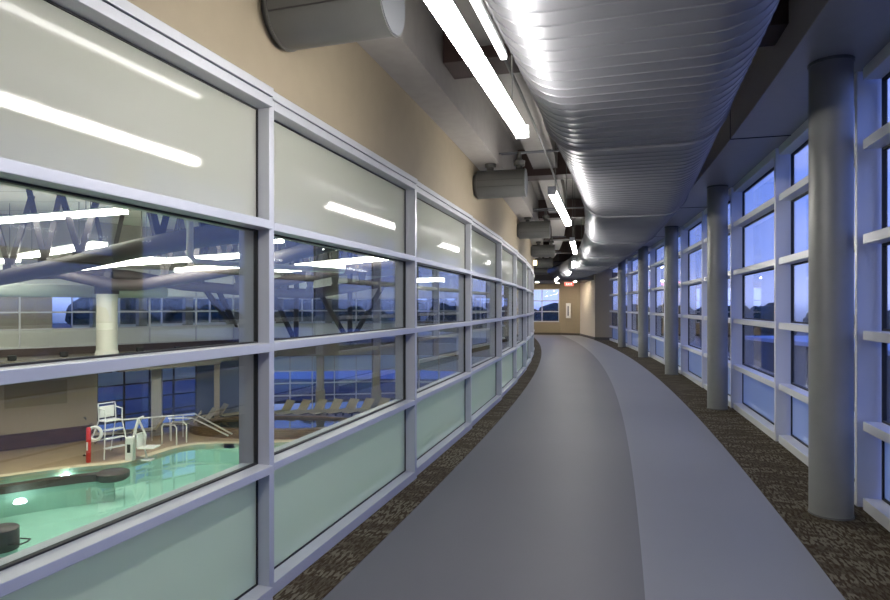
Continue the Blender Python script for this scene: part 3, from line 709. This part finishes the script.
# hall luminaires (all hang at the same height)
ends = [((-60, 227), (122, 213)), ((22, 258), (100, 246)), ((68, 271), (160, 261)), ((165, 250), (262, 239)), ((130, 265), (262, 256)), ((180, 272), (262, 266)), ((270, 262), (330, 250)),
        ((270, 243), (300, 240)), ((300, 268), (392, 259)), ((280, 272), (340, 268)), ((340, 247), (400, 251)), ((418, 282), (440, 281)), ((-20, 263), (15, 262))]
hl = 0
HLAB = ['longest one above the nearest truss at the left edge', 'short one below the longest light at the left', 'above the second truss in the left bay', 'upper one at the right of the first big pane', 'middle one at the right of the first big pane', 'lowest one at the right of the first big pane',
        'lower one at the left of the second glazed bay', 'topmost stub in the second glazed bay', 'long one across the right half of the second bay', 'low one in the middle of the second bay', 'upper one at the right of the second bay', 'small one seen in the third glazed bay', 'short stub at the far left edge']
for (a, b) in ends:
    zl = min(4.15, 1.65+(306.5-max(a[1], b[1]))*21/600); A = WZ(a[0], a[1], zl); B = WZ(b[0], b[1], zl); d = B-A; 
    if d.length > 7: B = A+d.normalized()*7 if a[0] > -30 else B
    d = B-A; t = thing('hall_light', A, math.atan2(d.y, d.x), 'x', 'ceiling light', 'bright linear lights of the pool hall'); hl += 1
    t['label'] = 'linear hall light, '+HLAB[hl-1]
    M().box((0, -.2, 0), (d.length, .2, .1)).build('diffuser', hall_l, t); M().box((0, -.21, .1), (d.length, .21, .14)).build('housing', steel_w, t)
    for u in (.15, .85): M().tube([(d.length*u, 0, .14), (d.length*u, 0, 5.19-zl)], .012, 6).build('suspension_rod', can_m, t)
# extra rows of the same lights over the pool, out of frame to the left
for x, y in ((-19, 8), (-14, 5), (-12, 10), (-20, 13), (-9, 1)):
    t = thing('hall_light', (x, y, 4.15), .4, 'bright linear light over the near half of the pool, %s' % {8: 'at the hall side wall', 5: 'second row from the back', 10: 'centre', 13: 'beside the tan wall', 1: 'nearest the back wall'}[y], 'ceiling light', 'linear lights over the near half of the pool')
    M().box((0, -.12, 0), (5, .12, .08)).build('diffuser', hall_l, t); M().box((0, -.13, .08), (5, .13, .14)).build('housing', steel_w, t)
    for u in (.6, 4.4): M().tube([(u, 0, .14), (u, 0, 1.04)], .012, 6).build('suspension_rod', can_m, t)
# --- small downlights under the ledges (lower level)
for x in (285, 335, 385): pass
# --- lifeguard chair
g = WZ(100, 457, ZD)
lc = thing('lifeguard_chair', g+Vector((.25, .2, 0)), 1.05, 'white tubular lifeguard chair with ladder steps on the pool deck', 'lifeguard chair')
q = M()
for sx in (-.32, .32):
    q.tube([(sx*1.5, -.45, .0), (sx, -.25, 1.3), (sx, -.25, 1.75), (sx, .15, 1.78)], .022, 8)      # front legs up into arm rails
    q.tube([(sx*1.5, .75, 0), (sx, .15, 1.35), (sx, .2, 1.95)], .022, 8)
q.tube([(-.32, .15, 1.78), (-.32, .2, 1.95), (.32, .2, 1.95), (.32, .15, 1.78)], .018, 8); q.tube([(-.44, .42, .55), (.44, .42, .55)], .018, 8)
lcf = q.build('tube_frame', steel_w, lc)
M().box((-.3, -.25, 1.30), (.3, .2, 1.36)).build('seat', steel_w, lc, bevel=.02); M().box((-.28, .17, 1.42), (.28, .22, 1.85)).build('backrest', steel_w, lc, bevel=.02)
for z in (.35, .68, 1.0): M().box((-.4+.08*z, -.47+z*.15, z), (.4-.08*z, -.27+z*.15, z+.035)).build('step', steel_w, lcf)
for sx in (-.5, .5): M().lathe([(.05, 0), (.05, .05)], (sx, .76, 0), 12).build('wheel', strut_m, lcf)
lr = thing('life_ring', g+Vector((.18, -.62, 1.0)), 0, 'white life ring hanging on the lifeguard chair', 'life ring')
q = M(); q.tube([(.23*math.cos(a*PI/12), 0, .23*math.sin(a*PI/12)) for a in range(25)], .055, 12, cap=False); q.build('ring', steel_w, lr)
rt = thing('rescue_tube', g+Vector((.05, -.80, .0)), 0, 'bright red rescue tube standing upright by the lifeguard chair', 'rescue tube')
M().tube([(0, 0, 0), (0, 0, .03), (0, 0, 1.2), (0, 0, 1.26)], [.05, .08, .08, .05], 16).build('float', red, rt); M().box((-.03, -.085, .45), (.03, -.078, .75)).build('label_patch', steel_w, rt)
M().tube([(0, 0, 1.25), (.03, .05, 1.36), (.0, .2, 1.36)], .012, 6).build('strap', gask, rt)
# --- pool lift
g = WZ(129, 461, ZD)+Vector((0, .1, 0)); pf = thing('pool_lift', g, 0, 'white pool lift with folded arm and seat at the pool edge', 'pool lift')
M().box((-.14, -.12, 0), (.14, .12, .85)).build('control_column', steel_w, pf, bevel=.03); M().box((-.06, -.125, .3), (.06, -.12, .6)).build('dark_panel', gask, pf)
M().tube([(.05, .05, .7), (.25, .1, 1.5), (.42, .1, 1.55)], .05, 10).build('mast', steel_w, pf); M().tube([(.25, .1, 1.45), (.52, .05, .9), (.5, 0, .5)], .04, 10).build('arm', chrome, pf)
M().box((.35, -.25, .45), (.95, .3, .50)).build('seat', steel_w, pf, bevel=.02); M().box((.33, -.25, .5), (.38, .3, 1.0)).build('backrest', steel_w, pf, bevel=.02)
M().tube([(.5, 0, .5), (.6, 0, .05)], .03, 8).build('seat_stem', chrome, pf); M().box((.45, -.15, .0), (.8, .15, .05)).build('foot_rest', steel_w, pf)
# --- hand rails
def rail(pts, lb, r=.03):
    c = Vector(pts[0]); c.z = ZD; t = thing('handrail', c, 0, lb, 'handrail', 'steel handrails at the pool steps'); M().tube([Vector(p)-c for p in pts], r, 10).build('rail', chrome, t); return t, c
def dk(x, y, h=0): p = WZ(x, y, ZD); return p+Vector((0, 0, h))
for x, y, wd, lb in ((162, 444, .7, 'arched steel grab rail at the pool edge, left of its pair'), (171, 441, .75, 'arched steel grab rail at the pool edge, right of its pair')):
    p = dk(x, y); rail([p, p+Vector((0,0,.7)), p+Vector((.06,0,.8)), p+Vector((wd-.1,-.2,.8)), p+Vector((wd,-.25,.7)), p+Vector((wd,-.25,0))], lb)
p = dk(112, 447); p2 = dk(195, 436)
t, c = rail([p+Vector((0,0,1.05)), dk(150, 442, 1.0), p2+Vector((0,0,.95)), W(232, 434, 23.8)], 'long steel handrail running along the deck and down by the spa')
for (x, y) in ((152, 441), (183, 437)):
    p = dk(x, y); M().tube([p-c, p-c+Vector((0,0,.97))], .018, 8).build('post', chrome, t)
t, c = rail([dk(168, 440, .9), dk(192, 438, .85), W(228, 435.5, 23.6)], 'second sloping steel handrail just below the long one')
p = dk(170, 440); M().tube([p-c, p-c+Vector((0,0,.88))], .018, 8).build('post', chrome, t)
# --- loungers
lg = thing('sun_lounger', (0,0,0), 0, 'x', 'sun lounger', 'khaki sling loungers by the lower windows')
M().box((-.31, -1.15, .30), (.31, .25, .345)).build('sling_seat', sling, lg, bevel=.01)
q = M(); q.add([(sx, y, z) for sx in (-.31, .31) for y, z in ((.24, .30), (.28, .30), (.66, .80), (.62, .82))], [(0, 1, 2, 3), (7, 6, 5, 4), (0, 4, 5, 1), (1, 5, 6, 2), (2, 6, 7, 3), (3, 7, 4, 0)]); q.build('sling_back', sling, lg)
q = M()
for sx in (-.33, .33): q.bar((sx, -1.18, .31), (sx, .28, .31), .035, .05)
q.build('side_rails', strut_m, lg)
for sx in (-.31, .31):
    for yy in (-1.0, .15): M().bar((sx, yy, 0), (sx, yy, .3), .035, .035).build('leg', strut_m, lg)
spots = [(283+15.6*k, 416.5) for k in range(7)]
lab = {0: 'khaki lounger at the left end of the window row', 6: 'khaki lounger at the right end of the row, half hidden'}
first = True
for k, (x, y) in enumerate(spots):
    o = lg if first else copy_tree(lg); first = False; p = WZ(x, y, ZD); o.location = (p.x, 29.9+.12*k, ZD); o.rotation_euler.z = -.65
    o['label'] = lab.get(k, 'khaki lounger in the row beneath the lower windows, %s from the left' % ['', 'second', 'third', 'fourth', 'fifth', 'sixth'][k] if 0 < k < 6 else 'x')
for (x, y, rz, lb) in ((124, 431, -1.2, 'khaki lounger directly right of the lifeguard chair'), (148, 428, -1.1, 'khaki lounger behind the pool lift'), (186, 419, -1.2, 'leftmost of the loungers beyond the sloping handrails'),
                       (201, 416.5, -.9, 'middle lounger beyond the sloping handrails'), (213, 416, -.9, 'lounger beyond the handrails beside the slim tan pillar'), (246, 418, -.8, 'lone khaki lounger before the slate blue wall')):
    o = copy_tree(lg); p = W(x, 306.5, {124: 24.9, 148: 25.5, 186: 26.9, 201: 27.6, 213: 28.9, 246: 29.6}[x]); p.z = ZD; o.location = p; o.rotation_euler.z = rz; o['label'] = lb
    o['group'] = 'khaki loungers beyond the handrails'

# ============================================================ OUTSIDE
outer = [tuple(P(s, 3.98)[:2]) for s in range(-5, 31, 3)]+[(9.3, 31), (8.2, 34.3), (6.9, 35.1), (-3, 36.8)]+[(x-.1, y+.15) for x, y in O[::-1][1:]]+[(-29.5, 0), (-8.5, -7.5), tuple(P(-5.2, -.3)[:2])]
struct(M().prism([(-160, -60), (160, -60), (160, 200), (-160, 200)], -4.1, -3.95, [outer]).build('ground', asph))
struct(M().prism([(-60, 46), (60, 46), (60, 56), (-60, 56)], -3.94, -3.9).build('pale_road', pale_pave))
struct(M().prism([(24, 2), (32, 0), (44, 44), (36, 46)], -3.94, -3.9).build('pale_path', pale_pave))
# low building outside the right windows
lb_ = thing('low_building', (33, 36, -3.95), 0, 'low flat pale-roofed building outside beyond the right windows', 'building')
M().box((-11, -9, 0), (16, 8, 3.2)).build('walls', brick_out, lb_)
M().box((-11.3, -9.3, 3.2), (16.3, 8.3, 3.45)).build('roof', memb, lb_)
for k in range(5): M().box((-9+5*k, -9.06, 1), (-7+5*k, -9.0, 2.4)).build('window', slate, lb_)
random.seed(4)
import bmesh
def crown_mesh(nm, seed):
    random.seed(seed); b = bmesh.new()
    for k in range(9):
        a = random.uniform(0, 6.28); rr = random.uniform(0, 1.7); z = random.uniform(2.2, 5.6); sc = random.uniform(1.0, 1.9)*(1.15-abs(z-3.6)*.14)
        bmesh.ops.create_icosphere(b, subdivisions=3, radius=sc, matrix=Matrix.Translation((rr*math.cos(a), rr*math.sin(a), z)))
    for v in b.verts: v.co += Vector((random.uniform(-1, 1), random.uniform(-1, 1), random.uniform(-1, 1)))*.13
    me = bpy.data.meshes.new(nm); b.to_mesh(me); b.free(); me.materials.append(leaf); return me
protos = []
for sd in (1, 2, 3):
    t = thing('tree', (0,0,0), 0, 'dark leafy tree in the distant tree line outside', 'tree', 'dark trees in the distant tree line')
    o = bpy.data.objects.new('crown', crown_mesh('crown', sd)); C.objects.link(o); o.parent = t
    M().tube([(0, 0, 0), (.05, 0, 1.5), (0, 0, 3.2)], [.22, .16, .1], 10).build('trunk', bark, t); protos.append(t)
random.seed(9); n = 0
def put_tree(x, y, sc):
    global n
    o = protos[n] if n < 3 else copy_tree(protos[n % 3]); n += 1
    o.location = (x, y, -3.95); o.rotation_euler.z = random.uniform(0, 6.28); o.scale = (sc*1.15, sc*1.15, sc)
x = -38
while x < 36: put_tree(x, 66+random.uniform(-3, 3), random.uniform(.84, .96)*(1.2 if x < 4 else 1)); x += random.uniform(2.6, 3.4)
a = 0
while a < 1: put_tree(38+30*a+random.uniform(-2, 2), 66-62*a+random.uniform(-2, 2), random.uniform(.74, .86)); a += .045
